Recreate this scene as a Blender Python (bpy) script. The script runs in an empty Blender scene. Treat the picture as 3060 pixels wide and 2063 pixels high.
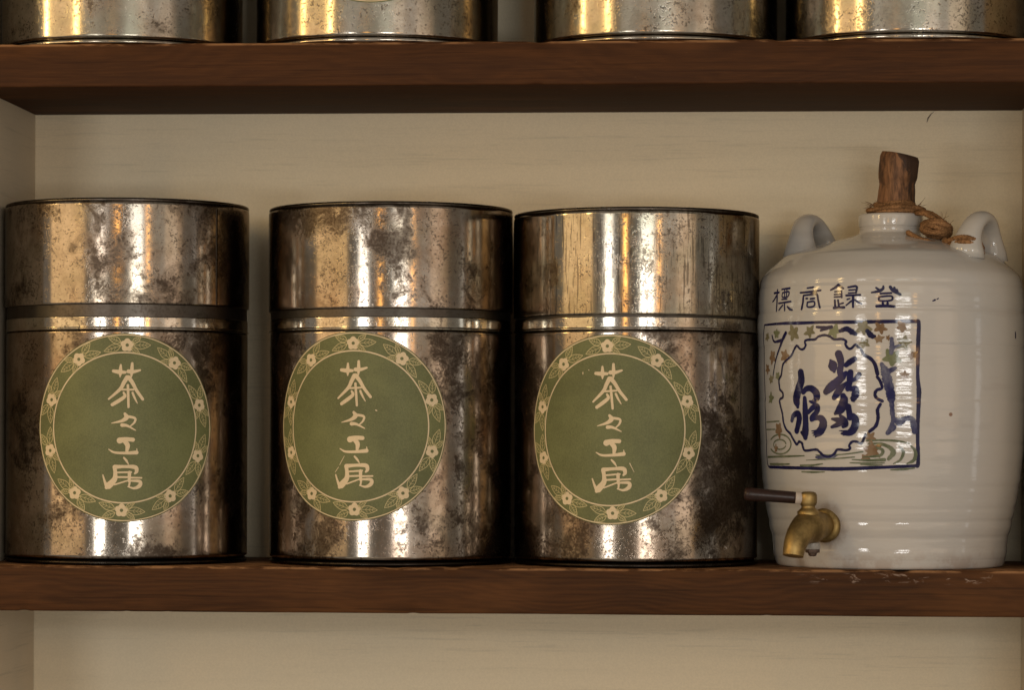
import bpy, bmesh, math, random
import numpy as np
from mathutils import Vector, Matrix, noise as mnoise

R = math.radians
rnd = random.Random(7)
scene = bpy.context.scene
col = scene.collection

# ------------------------------------------------------------------ camera
F = 9350.0                       # focal length in photo pixels (3060 wide)
CAMD, CAMZ = 2.5, 0.0989
HX, HY = 1530.0, 1330.0          # where the optical axis meets the picture
YAW = math.atan(670.0 / F)
ROLL = R(0.17)
fw = Vector((-math.sin(YAW), math.cos(YAW), 0))
rt0 = Vector((math.cos(YAW), math.sin(YAW), 0))
up0 = Vector((0, 0, 1))
rt = rt0 * math.cos(ROLL) + up0 * math.sin(ROLL)
up = up0 * math.cos(ROLL) - rt0 * math.sin(ROLL)
CAM = Vector((0, -CAMD, CAMZ))
cd = bpy.data.cameras.new('camera')
cam = bpy.data.objects.new('camera', cd)
col.objects.link(cam)
m = Matrix((rt, up, -fw)).transposed().to_4x4()
m.translation = CAM
cam.matrix_world = m
cd.sensor_fit = 'HORIZONTAL'
cd.sensor_width = 36.0
cd.lens = F / 3060.0 * 36.0
cd.shift_y = (HY - 1031.5) / 3060.0
cd.clip_start, cd.clip_end = 0.05, 50
cd.dof.use_dof = True
cd.dof.focus_distance = 2.53
cd.dof.aperture_fstop = 9.0
scene.camera = cam


def at(px, py, Y):
    """measuring aid: the point of the plane at depth Y seen at a photo pixel"""
    d = fw + rt * ((px - HX) / F) - up * ((py - HY) / F)
    t = (Y + CAMD) / d.y
    return CAM + d * t


# ------------------------------------------------------------------ light
world = bpy.data.worlds.new("World")
scene.world = world
world.use_nodes = True
bg = world.node_tree.nodes['Background']
bg.inputs[0].default_value = (1.0, 0.87, 0.72, 1)
bg.inputs[1].default_value = 0.26
scene.view_settings.view_transform = 'Standard'
scene.view_settings.look = 'None'
scene.view_settings.exposure = 0.06
scene.view_settings.gamma = 1.0
scene.cycles.use_denoising = True
scene.cycles.max_bounces = 8
scene.cycles.sample_clamp_indirect = 4.0


def area(name, x, y, z0, z1, w, color, radiance, target=(-0.15, 0.0)):
    """upright rectangular lamp facing the shelf; heights are above the lens"""
    l = bpy.data.lights.new(name, 'AREA')
    l.shape = 'RECTANGLE'
    h = z1 - z0
    l.size, l.size_y = w, h
    l.color = color
    l.energy = radiance * math.pi * w * h
    o = bpy.data.objects.new(name, l)
    col.objects.link(o)
    o.location = (x, y, CAMZ + (z0 + z1) / 2)
    d = Vector((target[0] - x, target[1] - y, 0))
    o.rotation_euler = d.to_track_quat('-Z', 'Y').to_euler()
    return o


DAY = (1.0, 0.98, 0.95)
# two windows across the room, each with a lower and an upper pane
area('window_pane_narrow_low', -1.13, -2.35, -0.20, -0.055, 0.38, DAY, 19.0)
area('window_pane_narrow_top', -1.13, -2.35, 0.14, 0.25, 0.38, DAY, 19.0)
area('window_pane_wide_low', 0.535, -2.90, -0.25, -0.085, 0.63, DAY, 19.0)
area('window_pane_wide_top', 0.535, -2.90, 0.155, 0.285, 0.63, DAY, 19.0)
area('window_transom_narrow', -1.13, -2.35, 0.26, 0.46, 0.34, (1, 0.97, 0.9), 3.6)
area('window_transom_wide', 0.535, -2.90, 0.30, 0.66, 0.63, (0.93, 1.0, 0.88), 2.2)
area('pendant_lamp_near', -0.44, -2.40, 0.19, 0.50, 0.13, (1.0, 0.50, 0.13), 8.0)
area('pendant_lamp_far', 1.00, -2.55, 0.19, 0.48, 0.13, (1.0, 0.50, 0.13), 8.0)
area('warm_wall_lamp', -1.75, -1.15, -0.15, 1.10, 1.10, (1.0, 0.64, 0.28), 1.45)
area('bulb_lamp_front', -1.37, -1.30, 0.42, 0.95, 0.10, (1.0, 0.66, 0.25), 18.0)
area('bulb_lamp_side', -1.90, -0.62, 0.42, 0.95, 0.10, (1.0, 0.66, 0.25), 18.0)
area('grey_wall_glow', 1.42, -2.05, -0.5, 1.2, 1.65, (1.0, 0.88, 0.76), 0.52)
area('brown_wall_lamp', 1.75, -1.55, -0.3, 0.7, 0.8, (1.0, 0.66, 0.38), 0.6)
area('side_window_light', 2.6, -0.62, -0.5, 0.3, 0.22, DAY, 1.2)
# broad fill lights, added high and low to brighten the back panel
area('fill_light_high', -0.20, -3.70, 0.85, 1.95, 4.4, (1.0, 0.90, 0.74), 0.7)
area('fill_light_low', -0.20, -2.60, -1.30, -0.55, 4.0, (1.0, 0.88, 0.70), 0.42)


# ------------------------------------------------------------------ materials
class NT:
    def __init__(s, name):
        s.m = bpy.data.materials.new(name)
        s.m.use_nodes = True
        s.t = s.m.node_tree
        s.b = s.t.nodes['Principled BSDF']

    def n(s, kind, **kw):
        nd = s.t.nodes.new('ShaderNode' + kind)
        for k, v in kw.items():
            if k.startswith('i_'):
                key = k[2:]
                key = int(key) if key.isdigit() else key
                s.set(nd, key, v)
            else:
                setattr(nd, k, v)
        return nd

    def set(s, nd, key, v):
        inp = nd.inputs[key]
        if isinstance(v, bpy.types.NodeSocket):
            s.t.links.new(v, inp)
        elif isinstance(v, bpy.types.Node):
            s.t.links.new(v.outputs[0], inp)
        else:
            inp.default_value = v

    def math(s, op, a, b=0.0, c=0.0, clamp=False):
        nd = s.n('Math', operation=op, use_clamp=clamp)
        s.set(nd, 0, a); s.set(nd, 1, b); s.set(nd, 2, c)
        return nd.outputs[0]

    def mix(s, f, a, b, blend='MIX'):
        nd = s.n('Mix', data_type='RGBA', blend_type=blend)
        s.set(nd, 'Factor', f)
        s.set(nd, 6, a if not isinstance(a, tuple) else (*a, 1)[:4])
        s.set(nd, 7, b if not isinstance(b, tuple) else (*b, 1)[:4])
        return nd.outputs[2]

    def ramp(s, f, lo, hi):
        nd = s.n('MapRange', interpolation_type='SMOOTHSTEP')
        s.set(nd, 0, f); s.set(nd, 1, lo); s.set(nd, 2, hi)
        return nd.outputs[0]

    def coord(s, seed=True, scale=(1, 1, 1)):
        tc = s.n('TexCoord')
        v = tc.outputs['Object']
        if seed:
            a = s.n('Attribute', attribute_type='OBJECT', attribute_name='seed')
            sm = s.n('VectorMath', operation='SCALE', i_0=(3.1, 2.3, 1.7))
            s.set(sm, 'Scale', a.outputs['Fac'])
            v = s.n('VectorMath', operation='ADD', i_0=v, i_1=sm.outputs[0]).outputs[0]
        if scale != (1, 1, 1):
            v = s.n('VectorMath', operation='MULTIPLY', i_0=v, i_1=scale).outputs[0]
        return v

    def noise(s, v, scale, detail=4, rough=0.55, dist=0.0):
        nd = s.n('TexNoise', i_Scale=scale, i_Detail=detail, i_Roughness=rough, i_Distortion=dist)
        s.set(nd, 'Vector', v)
        return nd.outputs[0]

    def bump(s, h, strength=0.2, dist=0.001, normal=None):
        nd = s.n('Bump', i_Strength=strength, i_Distance=dist)
        s.set(nd, 'Height', h)
        if normal is not None:
            s.set(nd, 'Normal', normal)
        return nd.outputs[0]

    def out(s, **kw):
        for k, v in kw.items():
            k = k.replace('_', ' ')
            if isinstance(v, tuple) and len(v) == 3:
                v = (*v, 1)
            s.set(s.b, k, v)
        return s.m


def tin(name, clean, brown, tarnish, blot_lo, blot_hi, rough, pit, streak=0.0, dent=0.22):
    t = NT(name)
    v = t.coord()
    big = t.noise(v, 15, 3, 0.55, 0.4)
    mid = t.noise(v, 55, 8, 0.78, 0.5)
    fine = t.noise(v, 520, 3, 0.6)
    mott = t.noise(v, 130, 8, 0.8)
    mixn = t.math('ADD', t.math('MULTIPLY', big, 0.55), t.math('MULTIPLY', mid, 0.45))
    blot = t.ramp(mixn, blot_lo, blot_hi)
    film = t.ramp(t.math('ADD', t.math('MULTIPLY', t.noise(t.coord(scale=(1, 1, 0.5)), 19, 5, 0.6), 0.65),
                         t.math('MULTIPLY', mid, 0.35)), 0.40, 0.60)
    # small pits gathered in drifts
    drift = t.ramp(t.noise(v, 34, 4, 0.65), 0.40, 0.66)
    p = t.ramp(t.math('ADD', t.math('ADD', t.math('MULTIPLY', fine, 0.6), t.math('MULTIPLY', t.noise(v, 250, 4, 0.7), 0.4)),
                      t.math('MULTIPLY', t.math('ADD', drift, blot), 0.085)), 0.585, 0.645)
    # hair scratches lying round the tin and up it
    s1 = t.ramp(t.noise(t.coord(scale=(1, 1, 9)), 200, 3, 0.7), 0.625, 0.68)
    s2 = t.ramp(t.math('ADD', t.noise(t.coord(scale=(1, 1, 0.05)), 620, 2, 0.6), t.math('MULTIPLY', t.math('SUBTRACT', mid, 0.5), 0.35)), 0.56, 0.64)
    scr = t.math('MAXIMUM', t.math('MULTIPLY', s1, 0.55), t.math('MULTIPLY', s2, streak))
    c = t.mix(film, clean, brown)
    hue = t.ramp(t.noise(v, 27, 3, 0.5), 0.42, 0.62)
    c = t.mix(t.math('MULTIPLY', hue, 0.45), c, (brown[0] * 0.92, brown[1] * 1.12, brown[2] * 1.15))
    c = t.mix(t.math('MULTIPLY', t.ramp(mott, 0.40, 0.64), 0.26), c, tuple(x * 0.45 for x in brown))
    c = t.mix(t.math('MULTIPLY', blot, 0.88), c, tarnish)
    c = t.mix(t.math('MULTIPLY', t.math('MAXIMUM', p, scr), pit), c, (0.035, 0.024, 0.017))
    r = t.math('ADD', t.math('MULTIPLY', blot, 0.20), t.math('ADD', t.math('MULTIPLY', film, 0.06), t.math('ADD', t.math('MULTIPLY', mott, 0.08), rough - 0.04)))
    b1 = t.bump(t.noise(v, 13, 2, 0.5), dent, 0.0012)
    b2 = t.bump(t.math('SUBTRACT', 1.0, p), 0.12, 0.0003, b1)
    t.set(t.b, 'Normal', b2)
    return t.out(Base_Color=c, Metallic=1.0, Roughness=r, Specular_Tint=(0.60, 0.55, 0.50))


M = {}
M['tin'] = tin('aged_tin', (0.405, 0.355, 0.305), (0.225, 0.168, 0.124), (0.048, 0.038, 0.030), 0.475, 0.60, 0.115, 0.62)
M['tin_lid'] = tin('aged_tin_lid', (0.380, 0.338, 0.295), (0.230, 0.175, 0.130), (0.060, 0.047, 0.037), 0.478, 0.61, 0.115, 0.62)
M['tin_streak'] = tin('streaked_tin_lid', (0.400, 0.370, 0.320), (0.280, 0.225, 0.165), (0.066, 0.053, 0.041), 0.52, 0.65, 0.10, 0.62, 0.95)
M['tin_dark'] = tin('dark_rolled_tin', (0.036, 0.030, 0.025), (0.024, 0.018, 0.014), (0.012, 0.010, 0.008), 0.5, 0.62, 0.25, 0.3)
M['rim'] = tin('worn_rolled_rim', (0.13, 0.11, 0.092), (0.085, 0.068, 0.054), (0.035, 0.028, 0.022), 0.5, 0.62, 0.22, 0.4)
M['band'] = tin('polished_tin_band', (0.50, 0.47, 0.42), (0.33, 0.27, 0.21), (0.090, 0.075, 0.06), 0.54, 0.66, 0.10, 0.5)
M['collar'] = tin('dull_tin_collar', (0.095, 0.083, 0.071), (0.070, 0.058, 0.049), (0.045, 0.038, 0.031), 0.55, 0.7, 0.36, 0.3)
M['upper_tin'] = tin('worn_bright_tin', (0.400, 0.370, 0.325), (0.275, 0.230, 0.180), (0.070, 0.058, 0.046), 0.53, 0.65, 0.13, 0.6)


def wood(name, dark, mid, light, scuffs=False, zspan=(0, 1), wave=0.05):
    t = NT(name)
    v = t.coord()
    vs = t.coord(scale=(1.0, 9, 9))
    vf = t.coord(scale=(1.0, 26, 26))
    warp = t.noise(t.coord(scale=(1.6, 5, 5)), 2.2, 3, 0.5)
    w = t.n('TexWave', wave_type='BANDS', bands_direction='Z', wave_profile='SIN',
            i_Scale=42.0, i_Distortion=0.0)
    vv = t.n('VectorMath', operation='ADD', i_0=v)
    cmb = t.n('CombineXYZ')
    t.set(cmb, 2, t.math('MULTIPLY', warp, 0.16))
    t.set(vv, 1, cmb.outputs[0])
    t.set(w, 'Vector', vv.outputs[0])
    g = t.noise(vs, 9, 6, 0.65)
    f = t.noise(vf, 30, 5, 0.7)
    k = t.math('ADD', t.math('MULTIPLY', w.outputs['Fac'], wave),
               t.math('ADD', t.math('MULTIPLY', g, 0.55), t.math('MULTIPLY', f, 0.35)))
    c = t.mix(t.ramp(k, 0.30, 0.75), dark, mid)
    c = t.mix(t.math('MULTIPLY', t.ramp(t.noise(t.coord(scale=(1, 3, 3)), 6, 4, 0.6), 0.5, 0.75), 0.55), c, light)
    pore = t.ramp(t.noise(t.coord(scale=(0.5, 30, 30)), 11, 5, 0.72), 0.53, 0.64)
    c = t.mix(t.math('MULTIPLY', pore, 0.55), c, tuple(x * 0.55 for x in dark))
    # rubbed arrises
    sep = t.n('SeparateXYZ', i_0=t.n('TexCoord').outputs['Object'])
    edge = t.ramp(sep.outputs[2], zspan[1] - 0.0028, zspan[1] - 0.0008)
    wn = t.ramp(t.noise(t.coord(scale=(1, 6, 6)), 26, 6, 0.7), 0.44, 0.58)
    c = t.mix(t.math('MULTIPLY', t.math('MULTIPLY', edge, wn), 0.85), c, (0.30, 0.155, 0.07))
    fl = t.ramp(t.noise(t.coord(scale=(1, 1, 2.5)), 130, 4, 0.65), 0.70, 0.74)
    c = t.mix(t.math('MULTIPLY', fl, 0.5), c, (0.24, 0.14, 0.08))
    if scuffs:
        tx = t.n('TexCoord').outputs['Object']
        sx = t.n('SeparateXYZ', i_0=tx)
        inx = t.math('MULTIPLY', t.ramp(sx.outputs[0], 0.045, 0.08), t.ramp(sx.outputs[0], 0.215, 0.18))
        inz = t.math('MULTIPLY', t.ramp(sx.outputs[2], -0.0120, -0.008), t.ramp(sx.outputs[2], -0.0020, -0.0040))
        sn = t.ramp(t.noise(t.coord(scale=(1, 1, 3.6)), 70, 6, 0.68, 0.6), 0.56, 0.63)
        c = t.mix(t.math('MULTIPLY', t.math('MULTIPLY', t.math('MULTIPLY', inx, inz), sn), 0.62), c, (0.36, 0.27, 0.215))
    t.set(t.b, 'Normal', t.bump(k, 0.25, 0.0005))
    return t.out(Base_Color=c, Roughness=t.math('ADD', t.math('MULTIPLY', g, 0.2), 0.58), Specular_IOR_Level=0.12)


M['wood_up'] = wood('stained_shelf_wood', (0.038, 0.0145, 0.0050), (0.082, 0.0315, 0.0100), (0.115, 0.045, 0.0145), zspan=(0, 0.035))
M['wood_low'] = wood('stained_shelf_wood_scuffed', (0.034, 0.0135, 0.0046), (0.078, 0.0305, 0.0095), (0.115, 0.046, 0.0142), True, zspan=(-0.037, 0.0), wave=0.09)


def paint(name, base, grey, grain=0.5):
    t = NT(name)
    v1 = t.coord(scale=(1.0, 1, 22))
    v2 = t.coord(scale=(2.2, 1, 60))
    g = t.noise(v1, 3.2, 6, 0.62, 0.3)
    f = t.noise(v2, 8, 5, 0.65)
    blot = t.noise(t.coord(), 5, 4, 0.55)
    c = t.mix(t.ramp(blot, 0.35, 0.7), base, grey)
    line = t.ramp(f, 0.54, 0.64)
    sel = t.ramp(g, 0.44, 0.60)
    c = t.mix(t.math('MULTIPLY', t.math('MULTIPLY', line, sel), grain), c, tuple(x * 0.6 for x in grey))
    c = t.mix(t.math('MULTIPLY', t.ramp(g, 0.35, 0.75), 0.25), c, tuple(x * 0.8 for x in base))
    st = t.noise(t.coord(), 620, 3, 0.7)
    c = t.mix(t.math('MULTIPLY', t.ramp(st, 0.35, 0.65), 0.16), c, tuple(x * 0.55 for x in base))
    h = t.math('ADD', t.math('MULTIPLY', g, 0.6), t.math('MULTIPLY', f, 0.5))
    t.set(t.b, 'Normal', t.bump(h, 0.30, 0.0012))
    return t.out(Base_Color=c, Roughness=0.55, Specular_IOR_Level=0.35)


M['paint'] = paint('cream_painted_board', (0.79, 0.67, 0.47), (0.74, 0.65, 0.475), 0.34)
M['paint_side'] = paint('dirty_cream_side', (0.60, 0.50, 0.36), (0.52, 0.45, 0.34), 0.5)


def print_mat(name, colr, rough=0.6, var=0.12, scale=900, spec=0.25):
    t = NT(name)
    v = t.coord()
    f = t.noise(v, scale, 3, 0.6)
    b = t.noise(v, 25, 4, 0.6)
    k = t.math('ADD', t.math('MULTIPLY', f, 0.5), t.math('MULTIPLY', b, 0.5))
    c = t.mix(t.ramp(k, 0.36, 0.64), tuple(x * (1 - var) for x in colr), tuple(min(1, x * (1 + var)) for x in colr))
    t.set(t.b, 'Normal', t.bump(f, 0.08, 0.0002))
    return t.out(Base_Color=c, Roughness=rough, Specular_IOR_Level=spec)


M['green'] = print_mat('green_paper', (0.120, 0.126, 0.050), 0.5, 0.20)
M['cream'] = print_mat('cream_print', (0.60, 0.475, 0.30), 0.5, 0.08)
M['leafline'] = print_mat('cream_line_print', (0.44, 0.37, 0.18), 0.5, 0.08)


def glaze(name):
    t = NT(name)
    v = t.coord()
    b = t.noise(v, 7, 4, 0.55)
    f = t.noise(v, 140, 4, 0.6)
    c = t.mix(t.ramp(b, 0.35, 0.68), (0.445, 0.415, 0.380), (0.40, 0.39, 0.368))
    spk = t.n('TexVoronoi', i_Scale=48.0, i_Randomness=1.0)
    t.set(spk, 'Vector', v)
    ssel = t.ramp(t.n('SeparateColor', i_0=spk.outputs['Color']).outputs[1], 0.955, 0.965)
    c = t.mix(t.math('MULTIPLY', t.ramp(spk.outputs['Distance'], 0.10, 0.05), ssel), c, (0.16, 0.08, 0.045))
    # throwing rings hold a little grey dirt
    ring = t.noise(t.coord(scale=(0.15, 0.15, 1.0)), 85, 3, 0.6)
    c = t.mix(t.math('MULTIPLY', t.ramp(ring, 0.55, 0.72), 0.22), c, (0.33, 0.30, 0.27))
    sep = t.n('SeparateXYZ', i_0=t.n('TexCoord').outputs['Object'])
    foot = t.math('MULTIPLY', t.ramp(sep.outputs[2], 0.022, 0.002), t.ramp(t.noise(v, 45, 5, 0.7), 0.47, 0.64))
    c = t.mix(t.math('MULTIPLY', foot, 0.35), c, (0.25, 0.15, 0.09))
    for nm, rin, rout, amt in (('tap_stain', 0.0125, 0.0225, 0.62), ('drip_stain', 0.001, 0.0095, 0.55)):
        d = t.n('VectorMath', operation='DISTANCE', i_0=t.n('TexCoord').outputs['Object'])
        d.name = nm
        dd = t.math('ADD', d.outputs['Value'], t.math('MULTIPLY', t.math('SUBTRACT', t.noise(v, 110, 4, 0.6), 0.5), 0.012))
        c = t.mix(t.math('MULTIPLY', t.ramp(dd, rout, rin), amt), c, (0.16, 0.10, 0.055))
    t.set(t.b, 'Normal', t.bump(t.noise(t.coord(scale=(0.5, 0.5, 1)), 55, 3, 0.5), 0.16, 0.0012,
                                t.bump(ring, 0.40, 0.0014, t.bump(f, 0.10, 0.0004))))
    return t.out(Base_Color=c, Roughness=0.09, Specular_IOR_Level=0.5)


M['glaze'] = glaze('white_glaze')


def brush(name, a, b, lo=0.3, hi=0.75, scale=130, spec=0.3):
    t = NT(name)
    v = t.coord(scale=(1, 1, 0.7))
    k = t.math('ADD', t.math('MULTIPLY', t.noise(v, scale, 5, 0.65), 0.55), t.math('MULTIPLY', t.noise(v, 38, 3, 0.5), 0.45))
    t.set(t.b, 'Normal', t.bump(t.noise(t.coord(scale=(0.5, 0.5, 1)), 55, 3, 0.5), 0.16, 0.0012))
    return t.out(Base_Color=t.mix(t.ramp(k, lo, hi), a, b), Roughness=0.10, Specular_IOR_Level=spec)


M['blue'] = brush('cobalt_brush', (0.006, 0.0055, 0.034), (0.017, 0.017, 0.092))
M['blue_line'] = brush('cobalt_line', (0.008, 0.0065, 0.030), (0.017, 0.016, 0.075))
M['blue_wash'] = brush('cobalt_wash', (0.018, 0.018, 0.075), (0.17, 0.17, 0.21), 0.38, 0.66)
M['leaf_green'] = brush('green_wash', (0.105, 0.122, 0.056), (0.223, 0.224, 0.145))
M['leaf_olive'] = brush('olive_wash', (0.124, 0.109, 0.053), (0.236, 0.211, 0.139))
M['leaf_rust'] = brush('rust_wash', (0.136, 0.073, 0.033), (0.260, 0.191, 0.125))
M['ripple'] = brush('ripple_green', (0.068, 0.083, 0.043), (0.198, 0.205, 0.145))


def simple(name, a, b, rough, metal=0.0, scale=60, bump=0.15, spec=0.5):
    t = NT(name)
    v = t.coord()
    k = t.noise(v, scale, 6, 0.65)
    t.set(t.b, 'Normal', t.bump(k, bump, 0.0006))
    r = t.math('ADD', t.math('MULTIPLY', k, 0.25), rough - 0.12)
    return t.out(Base_Color=t.mix(t.ramp(k, 0.35, 0.7), a, b), Metallic=metal, Roughness=r, Specular_IOR_Level=spec)


M['brass'] = simple('dull_brass', (0.36, 0.25, 0.098), (0.17, 0.115, 0.045), 0.50, 1.0, 90)
M['lever'] = simple('dark_lever', (0.026, 0.0105, 0.0070), (0.012, 0.0065, 0.005), 0.34, 0.0, 60, spec=0.3)
M['washer'] = simple('pale_washer', (0.42, 0.36, 0.31), (0.33, 0.28, 0.24), 0.5)
M['nut'] = simple('grey_nut', (0.32, 0.30, 0.27), (0.24, 0.22, 0.2), 0.45)
M['screw'] = simple('rusty_screw', (0.06, 0.035, 0.025), (0.10, 0.06, 0.04), 0.5, 0.4)


def stopper_mat():
    t = NT('bark_stopper')
    v = t.coord(scale=(1, 1, 0.13))
    g = t.noise(v, 260, 6, 0.7, 0.5)
    p = t.noise(t.coord(scale=(1, 1, 0.6)), 70, 5, 0.65, 0.4)
    c = t.mix(t.ramp(g, 0.33, 0.68), (0.072, 0.033, 0.015), (0.265, 0.128, 0.058))
    c = t.mix(t.math('MULTIPLY', t.ramp(p, 0.54, 0.66), 0.75), c, (0.028, 0.015, 0.010))
    # charred bark left on one side near the top
    sep = t.n('SeparateXYZ', i_0=t.n('TexCoord').outputs['Object'])
    k = t.math('ADD', t.math('MULTIPLY', sep.outputs[0], 45.0), t.math('MULTIPLY', sep.outputs[2], 22.0))
    k = t.math('ADD', k, t.math('MULTIPLY', t.math('SUBTRACT', p, 0.5), 2.2))
    c = t.mix(t.math('MULTIPLY', t.ramp(k, 1.28, 1.52), 0.9), c, (0.030, 0.017, 0.012))
    t.set(t.b, 'Normal', t.bump(t.math('ADD', g, p), 0.6, 0.0012))
    return t.out(Base_Color=c, Roughness=0.6, Specular_IOR_Level=0.3)


M['stopper'] = stopper_mat()


def twine_mat():
    t = NT('hemp_twine')
    g = t.noise(t.coord(), 700, 4, 0.7)
    p = t.noise(t.coord(), 80, 3, 0.6)
    c = t.mix(t.ramp(t.math('ADD', t.math('MULTIPLY', g, 0.6), t.math('MULTIPLY', p, 0.4)), 0.38, 0.66), (0.105, 0.053, 0.022), (0.35, 0.185, 0.082))
    t.set(t.b, 'Normal', t.bump(g, 0.8, 0.0008))
    return t.out(Base_Color=c, Roughness=0.8, Specular_IOR_Level=0.15)


M['twine'] = twine_mat()


# ------------------------------------------------------------------ helpers
def mesh(name, verts, faces, mat, smooth=True):
    me = bpy.data.meshes.new(name)
    me.from_pydata([tuple(v) for v in verts], [], faces)
    me.materials.append(mat)
    if smooth:
        me.polygons.foreach_set('use_smooth', [True] * len(me.polygons))
    me.update()
    return me


def put(name, me, parent=None, seed=0.0, loc=(0, 0, 0), rot=(0, 0, 0)):
    o = bpy.data.objects.new(name, me)
    col.objects.link(o)
    o.location = loc
    o.rotation_euler = rot
    if parent is not None:
        o.parent = parent
    o['seed'] = float(seed)
    return o


def thing(name, label, cat, loc=(0, 0, 0), rotz=0.0, group=None):
    o = bpy.data.objects.new(name, None)
    col.objects.link(o)
    o.empty_display_size = 0.02
    o.location = loc
    o.rotation_euler = (0, 0, rotz)
    o['label'] = label
    o['category'] = cat
    if group:
        o['group'] = group
    return o


def lathe(profile, n=128, closed_top=False, closed_bot=False):
    """profile: list of (r, z) from bottom to top"""
    vs, fs = [], []
    k = len(profile)
    for r_, z in profile:
        for i in range(n):
            a = 2 * math.pi * i / n
            vs.append((r_ * math.sin(a), -r_ * math.cos(a), z))
    for j in range(k - 1):
        for i in range(n):
            i2 = (i + 1) % n
            fs.append((j * n + i, j * n + i2, (j + 1) * n + i2, (j + 1) * n + i))
    if closed_bot:
        vs.append((0, 0, profile[0][1])); c = len(vs) - 1
        for i in range(n):
            fs.append((c, (i + 1) % n, i))
    if closed_top:
        vs.append((0, 0, profile[-1][1])); c = len(vs) - 1
        o = (k - 1) * n
        for i in range(n):
            fs.append((c, o + i, o + (i + 1) % n))
    return vs, fs


def tube(path, radii, n=12, caps=True, twist=None, squash=None, frame_up=None):
    """swept tube; squash(i)->(a,b) elliptical half axes overriding radii"""
    pts = [Vector(p) for p in path]
    vs, fs = [], []
    upv = Vector(frame_up) if frame_up is not None else None
    prev = None
    for i, p in enumerate(pts):
        t = (pts[min(i + 1, len(pts) - 1)] - pts[max(i - 1, 0)]).normalized()
        if upv is not None:
            nrm = (upv - t * upv.dot(t)).normalized()
        else:
            if prev is None:
                a = Vector((0, 0, 1)) if abs(t.z) < 0.9 else Vector((1, 0, 0))
                nrm = (a - t * a.dot(t)).normalized()
            else:
                nrm = (prev - t * prev.dot(t)).normalized()
        prev = nrm
        bn = t.cross(nrm)
        ra, rb = squash[i] if squash is not None else (radii[i], radii[i])
        tw = twist[i] if twist is not None else 0
        for k in range(n):
            a = 2 * math.pi * k / n
            rr = 1.0
            if twist is not None:
                rr = 1.0 + 0.22 * abs(math.sin(1.5 * (a + tw))) - 0.12
            vs.append(p + nrm * (ra * rr * math.cos(a)) + bn * (rb * rr * math.sin(a)))
    for i in range(len(pts) - 1):
        for k in range(n):
            k2 = (k + 1) % n
            fs.append((i * n + k, i * n + k2, (i + 1) * n + k2, (i + 1) * n + k))
    if caps:
        fs.append(tuple(reversed(range(n))))
        fs.append(tuple(range((len(pts) - 1) * n, len(pts) * n)))
    return vs, fs


def spline(pts, n=8, closed=False):
    """Catmull-Rom through tuples of any length"""
    P = [np.array(p, float) for p in pts]
    if len(P) < 3 and not closed:
        return [P[0] + (P[-1] - P[0]) * t for t in np.linspace(0, 1, n + 1)]
    out = []
    m_ = len(P)
    segs = m_ if closed else m_ - 1
    for i in range(segs):
        p1, p2 = P[i], P[(i + 1) % m_]
        p0 = P[(i - 1) % m_] if closed or i > 0 else p1 * 2 - p2
        p3 = P[(i + 2) % m_] if closed or i + 2 < m_ else p2 * 2 - p1
        for k in range(n):
            t = k / n
            out.append(0.5 * (2 * p1 + (p2 - p0) * t + (2 * p0 - 5 * p1 + 4 * p2 - p3) * t * t + (3 * p1 - p0 - 3 * p2 + p3) * t ** 3))
    if not closed:
        out.append(P[-1])
    return out


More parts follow.
